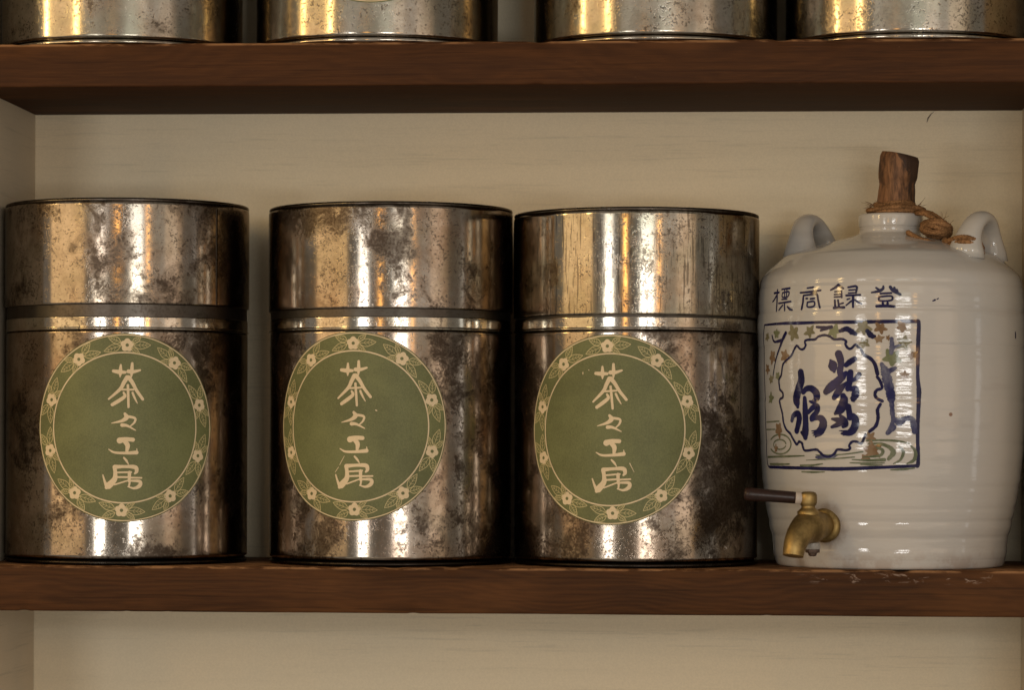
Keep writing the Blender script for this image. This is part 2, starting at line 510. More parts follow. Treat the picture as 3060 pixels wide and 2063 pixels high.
class Sheet:
    """flat painted strokes and patches laid on a curved surface: surf(u, v, h) -> point"""
    def __init__(s, surf, h0=0.0, step=1.2e-5):
        s.surf, s.h, s.step = surf, h0, step
        s.vs, s.fs = [], []

    def add(s, pts, faces):
        b = len(s.vs)
        s.vs += [s.surf(p[0], p[1], s.h) for p in pts]
        s.fs += [tuple(i + b for i in f) for f in faces]
        s.h += s.step

    def stroke(s, pts, closed=False, n=7, cap=True, ragged=0.0):
        """pts: (u, v, width) in sheet units"""
        sp = spline(pts, n, closed)
        L = len(sp)
        P, fcs = [], []
        for i in range(L):
            a = sp[(i - 1) % L] if closed or i > 0 else sp[i]
            b = sp[(i + 1) % L] if closed or i < L - 1 else sp[i]
            d = (b - a)[:2]
            ln = math.hypot(*d) or 1e-9
            nx, ny = -d[1] / ln, d[0] / ln
            w = max(sp[i][2], 1e-6) / 2
            if ragged:
                w *= 1 + ragged * (rnd.random() - 0.5)
            x, y = sp[i][0], sp[i][1]
            P += [(x + nx * w, y + ny * w), (x, y), (x - nx * w, y - ny * w)]
        rng = range(L) if closed else range(L - 1)
        for i in rng:
            j = (i + 1) % L
            fcs.append((3 * i, 3 * i + 1, 3 * j + 1, 3 * j))
            fcs.append((3 * i + 1, 3 * i + 2, 3 * j + 2, 3 * j + 1))
        if cap and not closed:
            for e, o in ((0, 1), (L - 1, L - 2)):
                c, q = sp[e], sp[o]
                th = math.atan2(c[1] - q[1], c[0] - q[0])
                w = max(c[2], 1e-6) / 2
                b = len(P)
                P.append((c[0], c[1]))
                for k in range(9):
                    a = th - math.pi / 2 + math.pi * k / 8
                    P.append((c[0] + w * math.cos(a), c[1] + w * math.sin(a)))
                for k in range(8):
                    fcs.append((b, b + 1 + k, b + 2 + k))
        s.add(P, fcs)

    def disc(s, cx, cy, radius, rings=14, n=96):
        P, f = [(cx, cy)], []
        for j in range(1, rings + 1):
            for i in range(n):
                a = 2 * math.pi * i / n
                rr = radius(a) if callable(radius) else radius
                P.append((cx + rr * j / rings * math.cos(a), cy + rr * j / rings * math.sin(a)))
        for i in range(n):
            f.append((0, 1 + i, 1 + (i + 1) % n))
        for j in range(rings - 1):
            for i in range(n):
                i2 = (i + 1) % n
                f.append((1 + j * n + i, 1 + (j + 1) * n + i, 1 + (j + 1) * n + i2, 1 + j * n + i2))
        s.add(P, f)

    def ringpatch(s, cx, cy, rin, rout, n=40):
        P, f = [], []
        for i in range(n):
            a = 2 * math.pi * i / n
            ro = rout(a) if callable(rout) else rout
            ri = rin(a) if callable(rin) else rin
            for k in range(3):
                rr = ri + (ro - ri) * k / 2
                P.append((cx + rr * math.cos(a), cy + rr * math.sin(a)))
        for i in range(n):
            j = (i + 1) % n
            for k in range(2):
                f.append((3 * i + k, 3 * i + k + 1, 3 * j + k + 1, 3 * j + k))
        s.add(P, f)

    def mesh(s, name, mat):
        me = mesh(name, s.vs, s.fs, mat)
        bm = bmesh.new(); bm.from_mesh(me)
        bmesh.ops.recalc_face_normals(bm, faces=bm.faces)
        # turn every patch outward
        for f in bm.faces:
            c = f.calc_center_median()
            if f.normal.x * c.x + f.normal.y * c.y < 0:
                f.normal_flip()
        bm.to_mesh(me); bm.free()
        me.polygons.foreach_set('use_smooth', [True] * len(me.polygons))
        return me


# ------------------------------------------------------------------ shelf unit
DEPTH = 0.2125
unit = thing('shelf_unit', 'dark brown stained shelves in an open cream painted wall case', 'shelf', (0, 0, 0))
XL = at(106, 341, DEPTH).x
XR = at(3055, 330, DEPTH).x
UP0, UP1 = 0.3877, 0.4227          # underside and top of the upper board
LO0, LO1 = -0.0369, 0.0


def board(z0, z1, x0, x1, seed, nick):
    """plank with slightly wandering, rubbed arrises"""
    nx = 420
    ch = 0.0016
    sec = [(DEPTH - 0.0005, z0), (0.0 + ch, z0), (0.0004, z0 + 0.0005), (0.0, z0 + ch), (0.0, (z0 + z1) / 2),
           (0.0, z1 - ch), (0.0005, z1 - 0.0005), (ch, z1), (DEPTH - 0.0005, z1)]
    vs, fs = [], []
    k = len(sec)
    for i in range(nx + 1):
        x = x0 + (x1 - x0) * i / nx
        wob = mnoise.noise(Vector((x * 9, seed, 0))) * 0.0007
        c1 = max(0.0, mnoise.noise(Vector((x * 42, seed + 3, 1))) - 0.25) * nick
        c2 = max(0.0, mnoise.noise(Vector((x * 60, seed + 9, 4))) - 0.35) * nick * 0.6
        for j, (y, z) in enumerate(sec):
            dy = dz = 0.0
            if j in (5, 6, 7):
                dz = -c1 if j != 5 else -c1 * 1.5
                dy = c1 * (1.4 if j != 7 else 2.0)
                if j == 5: dy = 0
            if j in (1, 2, 3):
                dz = c2
                if j != 3: dy = c2
            if j in (3, 4, 5):
                dy += wob * 0.4
            if j in (0, 8):
                dz = 0
            vs.append((x, y + dy, z + dz + (wob * 0.5 if 0 < j < 8 else 0)))
    for i in range(nx):
        for j in range(k):
            j2 = (j + 1) % k
            fs.append((i * k + j, i * k + j2, (i + 1) * k + j2, (i + 1) * k + j))
    fs.append(tuple(range(k)))
    fs.append(tuple(nx * k + j for j in reversed(range(k))))
    return vs, fs


def finish(o, ang=35):
    """outward normals; smooth only across shallow edges"""
    bm = bmesh.new(); bm.from_mesh(o.data)
    bmesh.ops.recalc_face_normals(bm, faces=bm.faces)
    for e in bm.edges:
        if len(e.link_faces) == 2 and e.calc_face_angle(0) > R(ang):
            e.smooth = False
    bm.to_mesh(o.data); bm.free()
    return o


v, f = board(0.0, UP1 - UP0, XL + 0.0005, XR - 0.0005, 1.3, 0.0022)
finish(put('shelf_board', mesh('shelf_board', v, f, M['wood_up']), unit, 3.0, (0, 0, UP0)), 60)['label'] = 'dark brown upper shelf board with dark underside in view'
v, f = board(LO0, LO1, XL + 0.0005, XR - 0.0005, 5.1, 0.0030)
finish(put('shelf_board', mesh('shelf_board', v, f, M['wood_low']), unit, 1.0), 60)['label'] = 'dark brown lower shelf board with white scuffs on its front edge'


def boxmesh(x0, x1, y0, y1, z0, z1):
    vs = [(x, y, z) for x in (x0, x1) for y in (y0, y1) for z in (z0, z1)]
    fs = [(0, 1, 3, 2), (4, 6, 7, 5), (0, 4, 5, 1), (2, 3, 7, 6), (0, 2, 6, 4), (1, 5, 7, 3)]
    return vs, fs


v, f = board(0.0, 0.037, XL + 0.0005, XR - 0.0005, 8.4, 0.0022)
finish(put('shelf_board', mesh('shelf_board', v, f, M['wood_up']), unit, 9.0, (0, 0, -0.462)), 60)  # next board down, out of view, added to cut light from below
v, f = boxmesh(XL - 0.03, XR + 0.03, DEPTH, DEPTH + 0.015, -0.46, 0.80)
finish(put('back_panel', mesh('back_panel', v, f, M['paint'], False), unit, 2.0))
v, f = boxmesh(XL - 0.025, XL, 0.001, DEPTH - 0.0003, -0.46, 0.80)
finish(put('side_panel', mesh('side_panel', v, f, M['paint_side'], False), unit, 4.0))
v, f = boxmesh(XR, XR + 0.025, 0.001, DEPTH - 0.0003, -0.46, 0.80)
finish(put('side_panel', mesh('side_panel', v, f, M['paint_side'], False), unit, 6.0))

# a short crack in the paint under the upper board
ck = [at(2770, 366, DEPTH), at(2774, 352, DEPTH), at(2782, 341, DEPTH), at(2793, 331, DEPTH)]
vs, fs = [], []
for i, p in enumerate(ck):
    w = (0.0002, 0.0007, 0.0006, 0.0002)[i]
    vs += [(p.x - w, DEPTH - 0.0003, p.z), (p.x + w, DEPTH - 0.0003, p.z + 0.0002)]
    if i: fs.append((2 * i - 2, 2 * i - 1, 2 * i + 1, 2 * i))
put('paint_crack', mesh('paint_crack', vs, fs, M['screw'], False), unit)

# ------------------------------------------------------------------ tea canisters
RB, RL = 0.1008, 0.1020          # body and lid radius
Z_BEAD, LID_H = 0.1928, 0.0867
LAB_R = 0.0765                   # radius of the round paper label


def can_surf(u, v_, h):
    a = u / RB
    r_ = RB + h
    return (r_ * math.sin(a), -r_ * math.cos(a), v_)


# -- canister body
body_me = mesh('canister_body', *lathe([(RB - 0.003, 0.0048), (RB - 0.0012, 0.0052), (RB - 0.0003, 0.0060), (RB, 0.0075), (RB, 0.0082), (RB, 0.03), (RB, 0.06), (RB, 0.10), (RB, 0.14),
                                       (RB, 0.17), (RB, 0.1888), (RB, 0.1895), (RB - 0.0004, 0.1905), (RB - 0.0014, 0.1911)], 160), M['tin'])
base_me = mesh('canister_base_rim', *lathe([(RB - 0.006, 0.0003), (RB - 0.0025, 0.0), (RB - 0.0008, 0.0006), (RB - 0.0001, 0.0019), (RB - 0.0006, 0.0033), (RB - 0.0020, 0.0042), (RB - 0.004, 0.0047)], 160, closed_bot=True), M['tin_dark'])
band_me = mesh('canister_band', *lathe([(RB - 0.0012, 0.1912), (RB + 0.0003, 0.1914), (RB + 0.0010, 0.1920), (RB + 0.0009, 0.1928), (RB + 0.0001, 0.1934), (RB, 0.1937), (RB, 0.1942), (RB, 0.1980),
                                       (RB, 0.2012), (RB, 0.2016), (RB - 0.0003, 0.2019), (RB - 0.0006, 0.2020)], 160), M['band'])
collar_me = mesh('canister_collar', *lathe([(RB - 0.0006, 0.2021), (RB - 0.0006, 0.206), (RB - 0.0006, 0.235)], 160), M['collar'])
lid_me = mesh('canister_lid', *lathe([(RB - 0.0003, 0.0003), (RL - 0.0008, 0.0), (RL - 0.0002, 0.0006), (RL, 0.0015), (RL, 0.0020), (RL, 0.02), (RL, 0.045), (RL, 0.07), (RL, LID_H - 0.0056), (RL, LID_H - 0.0050), (RL - 0.0003, LID_H - 0.0038),
                                      (RL - 0.0010, LID_H - 0.0030)], 160), M['tin_lid'])
rim_me = mesh('canister_lid_rim', *lathe([(RL - 0.0010, LID_H - 0.0029), (RL - 0.0005, LID_H - 0.0026), (RL - 0.0003, LID_H - 0.0016), (RL - 0.0007, LID_H - 0.0006), (RL - 0.002, LID_H),
                                          (RL - 0.0035, LID_H - 0.0006), (RL - 0.0055, LID_H - 0.0030), (RL - 0.012, LID_H - 0.0030), (0.04, LID_H - 0.0025)], 160, closed_top=True), M['rim'])
lid_streak_me = lid_me.copy(); lid_streak_me.materials[0] = M['tin_streak']
body_up_me = body_me.copy(); body_up_me.materials[0] = M['upper_tin']
base_up_me = mesh('canister_base_rim_bright', *lathe([(RB - 0.006, 0.0003), (RB - 0.0030, 0.0), (RB - 0.0012, 0.0004), (RB - 0.0002, 0.0014), (RB - 0.0001, 0.0030), (RB - 0.0012, 0.0042), (RB - 0.004, 0.0047)], 160, closed_bot=True), M['band'])

# -- the paper label and its print (u to the right, v up, from the label's middle)
HP = 0.00032                      # paper thickness


def label_surf(u, v_, h):
    return can_surf(u, v_, h)


def paper_mesh():
    s = Sheet(label_surf, HP)
    s.disc(0, 0, LAB_R, 26, 128)
    b = len(s.vs)
    n = 128
    for i in range(n):
        a = 2 * math.pi * i / n
        s.vs.append(label_surf(LAB_R * math.cos(a), LAB_R * math.sin(a), 0.0))
    o = 1 + 25 * n
    for i in range(n):
        j = (i + 1) % n
        s.fs.append((o + i, b + i, b + j, o + j))
    return mesh('paper_label', s.vs, s.fs, M['green'])


def fix_out(me):
    bm = bmesh.new(); bm.from_mesh(me)
    for fc in bm.faces:
        c = fc.calc_center_median()
        if fc.normal.x * c.x + fc.normal.y * c.y < 0:
            fc.normal_flip()
    bm.to_mesh(me); bm.free()
    return me


paper_me = fix_out(paper_mesh())


def lab_uv(cx, cy, w=0.0, org=(260, 1050), sc=3.565):
    """a traced point of the first label -> label plane, its slight turn taken out"""
    px, py = org[0] + cx / sc, org[1] + cy / sc
    u = RB * math.asin(max(-0.99, min(0.99, (px - 380) / 362.0))) + 0.0023
    v_ = (1279 - py) / 3737.0
    t = R(1.8)
    return (u * math.cos(t) - v_ * math.sin(t), u * math.sin(t) + v_ * math.cos(t), w / sc / 3700.0)


GLYPHS = [
    [  # tea
        [(285, 205, 34), (340, 214, 44), (405, 218, 30)], [(360, 140, 22), (356, 215, 40), (353, 268, 12)],
        [(440, 208, 44), (490, 211, 36), (558, 194, 22)], [(477, 122, 28), (473, 205, 38), (468, 268, 14)],
        [(425, 272, 46), (392, 330, 42), (352, 402, 36), (238, 507, 20)], [(440, 272, 46), (480, 330, 40), (522, 412, 34), (586, 508, 30)],
        [(433, 358, 27), (437, 480, 27), (440, 593, 25)], [(365, 405, 20), (490, 405, 20)],
        [(390, 438, 22), (402, 476, 34), (352, 518, 40), (274, 568, 36)], [(482, 440, 24), (502, 492, 22), (531, 552, 9)]],
    [  # repeat mark
        [(403, 665, 28), (420, 705, 50), (372, 742, 32), (268, 768, 8)], [(428, 694, 30), (506, 714, 26), (500, 760, 22), (452, 806, 12)],
        [(375, 788, 40), (428, 795, 28), (513, 844, 10)]],
    [  # craft
        [(352, 955, 66), (412, 941, 46), (486, 946, 44)], [(405, 965, 46), (432, 1008, 50), (424, 1072, 30)],
        [(238, 1050, 10), (300, 1084, 24), (420, 1090, 30), (524, 1084, 42)], [(526, 1044, 9), (530, 1078, 16)]],
    [  # room
        [(394, 1140, 18), (420, 1172, 24), (443, 1212, 9)], [(302, 1240, 46), (400, 1236, 32), (508, 1242, 44), (526, 1285, 38), (508, 1310, 22)],
        [(300, 1240, 44), (306, 1300, 40), (300, 1372, 56), (240, 1442, 70), (218, 1462, 40)], [(180, 1328, 14), (200, 1400, 26), (222, 1450, 44)],
        [(318, 1300, 18), (470, 1296, 20)], [(318, 1350, 20), (450, 1350, 20)], [(452, 1300, 38), (450, 1395, 30)],
        [(460, 1356, 20), (576, 1358, 17)], [(298, 1432, 16), (444, 1384, 16)], [(452, 1388, 18), (556, 1396, 34), (556, 1442, 42), (500, 1470, 26), (436, 1452, 12)],
        [(458, 1390, 22), (448, 1442, 20)]],
]
glyph_me = []
for g in GLYPHS:
    s = Sheet(label_surf, HP + 0.0001)
    for st in g:
        s.stroke([lab_uv(*p) for p in st], n=9)
    glyph_me.append(s.mesh('printed_character', M['cream']))
s = Sheet(label_surf, HP + 0.0001); s.ringpatch(0, 0, 0.9795 * LAB_R, 0.9905 * LAB_R, 160)
ring_out_me = s.mesh('ring_line', M['cream'])
s = Sheet(label_surf, HP + 0.0001); s.ringpatch(0, 0, 0.790 * LAB_R, 0.804 * LAB_R, 160)
ring_in_me = s.mesh('ring_line', M['cream'])

flower_me, spray_me = [], []
for k in range(10):
    th = R(90 - 36 * k)
    cx, cy = 0.876 * LAB_R * math.cos(th), 0.876 * LAB_R * math.sin(th)
    s = Sheet(label_surf, HP + 0.00012)
    ph = th + 0.3 * (k % 3)
    s.ringpatch(cx, cy, 0.018 * LAB_R, lambda a: LAB_R * (0.056 + 0.016 * abs(math.cos(2.5 * (a - ph)))), 50)
    flower_me.append(s.mesh('flower', M['cream']))
    s = Sheet(label_surf, HP + 0.0001)
    mir = 1 if k % 2 == 0 else -1
    leaves = [((-37, -15), (-114, -43), 40), ((-37, 5), (-137, 42), 44), ((30, -15), (80, -50), 30), ((36, 0), (140, -5), 46), ((25, 15), (76, 48), 26)]
    for (bx, by), (tx, ty), wd in leaves:
        sc = LAB_R / 566.0
        def loc(x, y):
            t_, n_ = x * mir * sc, -y * sc            # along the ring (clockwise), outward
            return (cx + t_ * math.sin(th) + n_ * math.cos(th), cy - t_ * math.cos(th) + n_ * math.sin(th))
        dx, dy = tx - bx, ty - by
        ln = math.hypot(dx, dy); nx, ny = -dy / ln, dx / ln
        lw = 4.4 * sc
        def side(q):
            return [(*loc(bx + dx * t + nx * q * wd / 2 * math.sin(math.pi * t ** 0.8), by + dy * t + ny * q * wd / 2 * math.sin(math.pi * t ** 0.8)), lw) for t in (0, 0.25, 0.5, 0.75, 1)]
        s.stroke(side(1), n=4, cap=False); s.stroke(side(-1), n=4, cap=False)
        s.stroke([(*loc(bx, by), lw * 0.8), (*loc(bx + dx * 0.85, by + dy * 0.85), lw * 0.6)], n=3, cap=False)
        for t in (0.3, 0.5, 0.68):
            for q in (1, -1):
                s.stroke([(*loc(bx + dx * t, by + dy * t), lw * 0.6), (*loc(bx + dx * (t + 0.14) + nx * q * wd * 0.33, by + dy * (t + 0.14) + ny * q * wd * 0.33), lw * 0.5)], n=2, cap=False)
    spray_me.append(s.mesh('leaf_spray', M['leafline']))


def canister(px, z0, azim, turn, lab_dz, lift, label, seed, lid_mesh=lid_me, upper=False, yoff=0.0, fwd=0.0, seam=None, scratches=()):
    Yc = RL + 0.0012 + yoff
    c = at(px, 1330, Yc)
    o = thing('tea_canister', label, 'canister', (c.x, Yc, z0), 0.0, 'old tin tea canisters on the two shelves')
    put('body', body_up_me if upper else body_me, o, seed)
    put('base_rim', base_up_me if upper else base_me, o, seed)
    put('band', band_me, o, seed)
    put('collar', collar_me, o, seed)
    lid = put('lid', lid_mesh, o, seed + 11, (0, 0, lift))
    put('lid_rim', rim_me, lid, seed)
    if seam is not None:
        vs, fs = [], []
        n = 6
        for i in range(n + 1):
            a = R(seam) + (i / n - 0.5) * 0.022
            rr = RL + 0.0005 * math.sin(math.pi * i / n)
            for z in (0.0012, LID_H - 0.006):
                vs.append((rr * math.sin(a), -rr * math.cos(a), z))
        for i in range(n):
            fs.append((2 * i, 2 * i + 2, 2 * i + 3, 2 * i + 1))
        put('lid_seam', mesh('lid_seam', vs, fs, M['tin_dark']), lid, seed)
    view = math.atan2(-c.x, Yc + CAMD)
    # the label sits on the body: turned round the axis, then rolled a little in its own plane by a true turn of the print
    lz = at(px, 1279 + lab_dz, 0.0).z if not upper else 0.1107 + lab_dz
    lab = put('label', rolled(paper_me, 0), o, seed, (0, 0, lz), (0, 0, azim + view))
    for gm in glyph_me:
        put('printed_character', rolled(gm, turn), lab, seed)
    put('ring_line', ring_out_me, lab, seed)
    put('ring_line', ring_in_me, lab, seed)
    for gm in flower_me:
        put('flower', rolled(gm, turn), lab, seed)
    for gm in spray_me:
        put('leaf_spray', rolled(gm, turn), lab, seed)
    if scratches:
        for st in scratches:
            s = Sheet(label_surf, HP + 0.00016)
            s.stroke([(u, v_, w) for u, v_, w in st], n=4)
            put('label_scratch', s.mesh('label_scratch', M['cream']), lab, seed)
    return o


_roll = {}


def rolled(me, deg):
    """the same print turned by deg within the label, still lying on the tin"""
    if not deg:
        return me
    key = (me.name, deg)
    if key not in _roll:
        q = me.copy()
        t = R(deg)
        for vx in q.vertices:
            x, y, z = vx.co
            r_ = math.hypot(x, y)
            u = RB * math.atan2(x, -y)
            u2, v2 = u * math.cos(t) - z * math.sin(t), u * math.sin(t) + z * math.cos(t)
            a = u2 / RB
            vx.co = (r_ * math.sin(a), -r_ * math.cos(a), v2)
        q.update()
        _roll[key] = q
    return _roll[key]


mm = 0.001
canister(380, 0.0, R(-1.3), -1.8, 0, 0.2118, 'tin tea canister in the shadow of the left end, with a seam down its lid', 1.0, seam=56.5)
canister(1167, 0.0, R(-17.0), 0.6, -4, 0.2083, 'tin tea canister with a mottled brown lid, between the seamed one and the streaked one', 4.0, scratches=[
    [(-8 * mm, -24 * mm, 0.4 * mm), (-12 * mm, -31 * mm, 0.5 * mm)], [(-13 * mm, -33 * mm, 0.5 * mm), (-16 * mm, -37 * mm, 0.4 * mm)],
    [(18 * mm, 13 * mm, 1.0 * mm), (18.8 * mm, 12.6 * mm, 0.9 * mm)]])
canister(1900, 0.0, R(-11.8), 2.0, 6, 0.2033, 'tin tea canister with a streaked lid, beside the white jar', 7.0, lid_streak_me, scratches=[
    [(16 * mm, -27 * mm, 0.7 * mm), (19.5 * mm, -34 * mm, 0.3 * mm)], [(-23 * mm, 46 * mm, 0.8 * mm), (-23 * mm, 44.5 * mm, 0.6 * mm)],
    [(-18 * mm, 48 * mm, 0.6 * mm), (-17.6 * mm, 47.6 * mm, 0.5 * mm)]])
canister(362, UP1, R(-140), 0, 0, 0.2083, 'tin canister at the left end of the top shelf, cut by the picture edge', 12.0, upper=True, yoff=-0.002)
canister(1124, UP1, R(-3), 0, -0.0024, 0.2083, 'tin canister on the top shelf with the lower tip of its label showing', 15.0, upper=True, yoff=-0.003)
canister(1955, UP1, R(150), 0, 0, 0.2083, 'tin canister on the top shelf just right of the pale gap', 18.0, upper=True, yoff=-0.003)
canister(2708, UP1, R(165), 0, 0, 0.2083, 'tin canister on the top shelf above the white jar', 21.0, upper=True, yoff=-0.004)

# ------------------------------------------------------------------ the jar
JY = 0.0965
JS = F / (CAMD + JY) / math.cos(YAW) ** 0   # photo pixels per metre at the jar's axis
JX = at(2660, 1330, JY).x
prof_px = [(1687, 318), (1686, 328), (1682, 334), (1672, 338), (1655, 342), (1640, 345), (1625, 346), (1608, 348.5), (1596, 349), (1585, 353), (1570, 357), (1555, 358.5), (1535, 363),
           (1500, 371), (1450, 378), (1400, 384), (1350, 388), (1300, 391), (1250, 393), (1200, 394.5), (1150, 395.5), (1100, 396), (1060, 396), (1046, 395.2), (1040, 394.6), (1034, 395.4), (1000, 396),
           (970, 396), (948, 395.2), (940, 393.2), (934, 392.8), (926, 394), (905, 394), (880, 392), (855, 388), (838, 383), (826, 376), (812, 363), (796, 345), (780, 327), (768, 311), (756, 280), (744, 243), (732, 200), (722, 164), (714, 133), (707, 110), (701, 96), (696, 92.5), (690, 92), (686, 93), (683.5, 91.5), (681, 93.5), (676, 95), (668, 95.5), (656, 95.5), (648, 94.5), (644, 91), (643, 86), (645, 80), (655, 74), (690, 72)]
prof = [(h / JS, CAMZ + (HY - y) / JS) for y, h in prof_px]
z0 = prof[0][1]
prof = [(r_, z - z0) for r_, z in prof]
# smooth resample
GROOVES = [CAMZ + (HY - y) / JS - z0 for y in (862, 1195, 1322, 1448, 1512, 1548)]
fine = spline(prof, 8)
fine = [np.array((p[0] + (0.00055 * mnoise.noise(Vector((p[1] * 75, 3.7, 0))) if 0.008 < p[1] < 0.215 else 0) - sum(0.00042 * math.exp(-((p[1] - g) / 0.0018) ** 2) for g in GROOVES), p[1])) for p in fine]
jprof = [(max(p[0], 0.001), p[1]) for p in fine]
outer = [p for p in jprof if p[1] <= prof[-7][1] + 1e-6]
OZ = np.array([p[1] for p in jprof[:len(fine) - 48]]); OR_ = np.array([p[0] for p in jprof[:len(fine) - 48]])
order = np.argsort(OZ); OZ, OR_ = OZ[order], OR_[order]


def jar_r(z):
    return float(np.interp(z, OZ, OR_))


jar = thing('stoneware_jar', 'white glazed jar with blue writing, painted panel and brass tap', 'jar', (JX, JY, 0.0))
jv, jf = lathe(jprof, 192, closed_bot=True)
# gently uneven throwing
jv2 = []
for x, y, z in jv:
    a = math.atan2(x, -y)
    k = 1 + 0.006 * mnoise.noise(Vector((math.sin(a) * 1.3, math.cos(a) * 1.3, z * 9))) + (0.010 * math.sin(a) if 0.02 < z < 0.2 else 0.0) * math.sin(min(1, max(0, (z - 0.02) / 0.18)) * math.pi)
    jv2.append((x * k, y * k, z))


def jar_k(a, z):
    return 1 + 0.006 * mnoise.noise(Vector((math.sin(a) * 1.3, math.cos(a) * 1.3, z * 9))) + (0.010 * math.sin(a) if 0.02 < z < 0.2 else 0.0) * math.sin(min(1, max(0, (z - 0.02) / 0.18)) * math.pi)


put('body', mesh('jar_body', jv2, jf, M['glaze']), jar, 2.0)


def jar_surf(a, z, h):
    r_ = jar_r(z) * jar_k(a, z) + h
    return (r_ * math.sin(a), -r_ * math.cos(a), z)


def jar_az(px, py):
    """traced photo point -> azimuth and height on the jar's wall"""
    a, z = 0.0, 0.15
    for _ in range(12):
        r_ = jar_r(z) * jar_k(a, z)
        p = at(px, py, JY - r_ * math.cos(a))
        a = math.asin(max(-0.98, min(0.98, (p.x - JX) / r_)))
        z = p.z
    return a, z


JR = 0.108                        # sheet unit: arc length at this radius


def jsurf(u, v_, h):
    return jar_surf(u / JR, v_, h)


def tr(org, sc, fat=1.3):
    def fn(p, w=None):
        a, z = jar_az(org[0] + p[0] / sc, org[1] + p[1] / sc)
        ww = fat * (p[2] if len(p) > 2 else w) / sc / 3720.0
        return (a * JR, z, ww)
    return fn


H0 = 0.00016
T1 = tr((2250, 830), 4.229, 1.5)
WR = [
    [[(272, 196, 20), (332, 188, 18)], [(312, 158, 20), (306, 290, 20), (298, 424, 16)], [(304, 220, 18), (275, 275, 18), (252, 306, 14)],
     [(368, 148, 18), (468, 134, 20)], [(376, 192, 15), (455, 180, 16), (442, 240, 14), (374, 246, 14), (376, 192, 15)], [(402, 152, 13), (402, 240, 13)], [(432, 148, 13), (426, 240, 13)],
     [(368, 276, 14), (430, 270, 15)], [(328, 326, 15), (482, 302, 18)], [(402, 322, 17), (402, 415, 16)], [(378, 350, 16), (330, 412, 14)], [(436, 366, 14), (466, 396, 24), (500, 410, 14)]],
    [[(688, 132, 14), (762, 122, 18)], [(600, 192, 16), (720, 180, 20), (856, 160, 18)], [(640, 232, 18), (632, 320, 20), (616, 398, 22)], [(640, 226, 15), (740, 214, 18), (808, 212, 20), (828, 300, 18), (846, 378, 20)],
     [(738, 194, 15), (802, 190, 15)], [(672, 264, 16), (692, 264, 16)], [(728, 268, 17), (776, 264, 17)], [(690, 312, 15), (772, 302, 16), (772, 360, 16), (692, 370, 16), (690, 312, 15)]],
    [[(1078, 94, 26), (1040, 125, 22), (985, 156, 16)], [(1080, 96, 26), (1142, 136, 18)], [(1036, 178, 14), (1122, 170, 16)], [(1030, 214, 14), (1116, 206, 15)], [(1030, 246, 14), (1122, 240, 16)], [(1120, 172, 16), (1122, 250, 16)],
     [(1036, 288, 18), (1042, 372, 18)], [(1076, 286, 17), (1088, 360, 17)], [(1106, 332, 14), (1140, 322, 16)], [(1026, 382, 24), (1152, 376, 22)],
     [(1204, 122, 16), (1308, 112, 20), (1304, 192, 16)], [(1214, 158, 14), (1292, 152, 14)], [(1210, 196, 13), (1302, 190, 13)], [(1180, 226, 18), (1355, 218, 18)], [(1266, 230, 22), (1266, 372, 18)],
     [(1192, 276, 14), (1226, 264, 12)], [(1244, 296, 16), (1178, 352, 12)], [(1290, 280, 14), (1330, 310, 18), (1372, 332, 14)]],
    [[(1556, 128, 16), (1604, 162, 22)], [(1500, 188, 14), (1590, 172, 26), (1642, 140, 24), (1648, 108, 16)], [(1735, 118, 26), (1772, 165, 28), (1862, 214, 22)], [(1786, 128, 20), (1800, 168, 24)], [(1820, 150, 14), (1830, 180, 16)],
     [(1612, 202, 17), (1748, 194, 18)], [(1596, 242, 16), (1748, 234, 17), (1748, 286, 16), (1602, 292, 16), (1596, 242, 16)], [(1640, 320, 20), (1650, 362, 20)], [(1702, 320, 20), (1698, 362, 20)], [(1564, 362, 24), (1680, 358, 26), (1786, 366, 22)]],
]
for g in WR:
    s = Sheet(jsurf, H0)
    for st in g:
        s.stroke([T1(p) for p in st], n=6, ragged=0.12)
    put('painted_character', s.mesh('painted_character', M['blue_line']), jar, 2.0)

T2 = tr((2260, 930), 3.1365)
s = Sheet(jsurf, H0)
s.stroke([T2(p) for p in [(78, 132, 14), (250, 116, 22), (400, 113, 24), (600, 106, 22), (800, 104, 26), (1000, 102, 26), (1250, 98, 26), (1502, 96, 26)]], n=7, ragged=0.10)
s.stroke([T2(p) for p in [(1500, 96, 26), (1522, 112, 28), (1517, 300, 30), (1513, 600, 24), (1524, 750, 34), (1520, 900, 28), (1512, 1150, 26), (1516, 1430, 28), (1494, 1450, 22)]], n=9, ragged=0.12)
s.stroke([T2(p) for p in [(1500, 1452, 22), (1200, 1466, 24), (900, 1478, 26), (720, 1482, 28), (500, 1475, 24), (300, 1470, 24), (128, 1464, 20)]], n=9, ragged=0.12)
s.stroke([T2(p) for p in [(132, 1466, 16), (108, 1430, 13), (96, 1200, 12), (84, 900, 11), (76, 500, 11), (70, 250, 11), (78, 132, 13)]], n=9, ragged=0.12)
put('painted_frame', s.mesh('painted_frame', M['blue_line']), jar, 2.0)

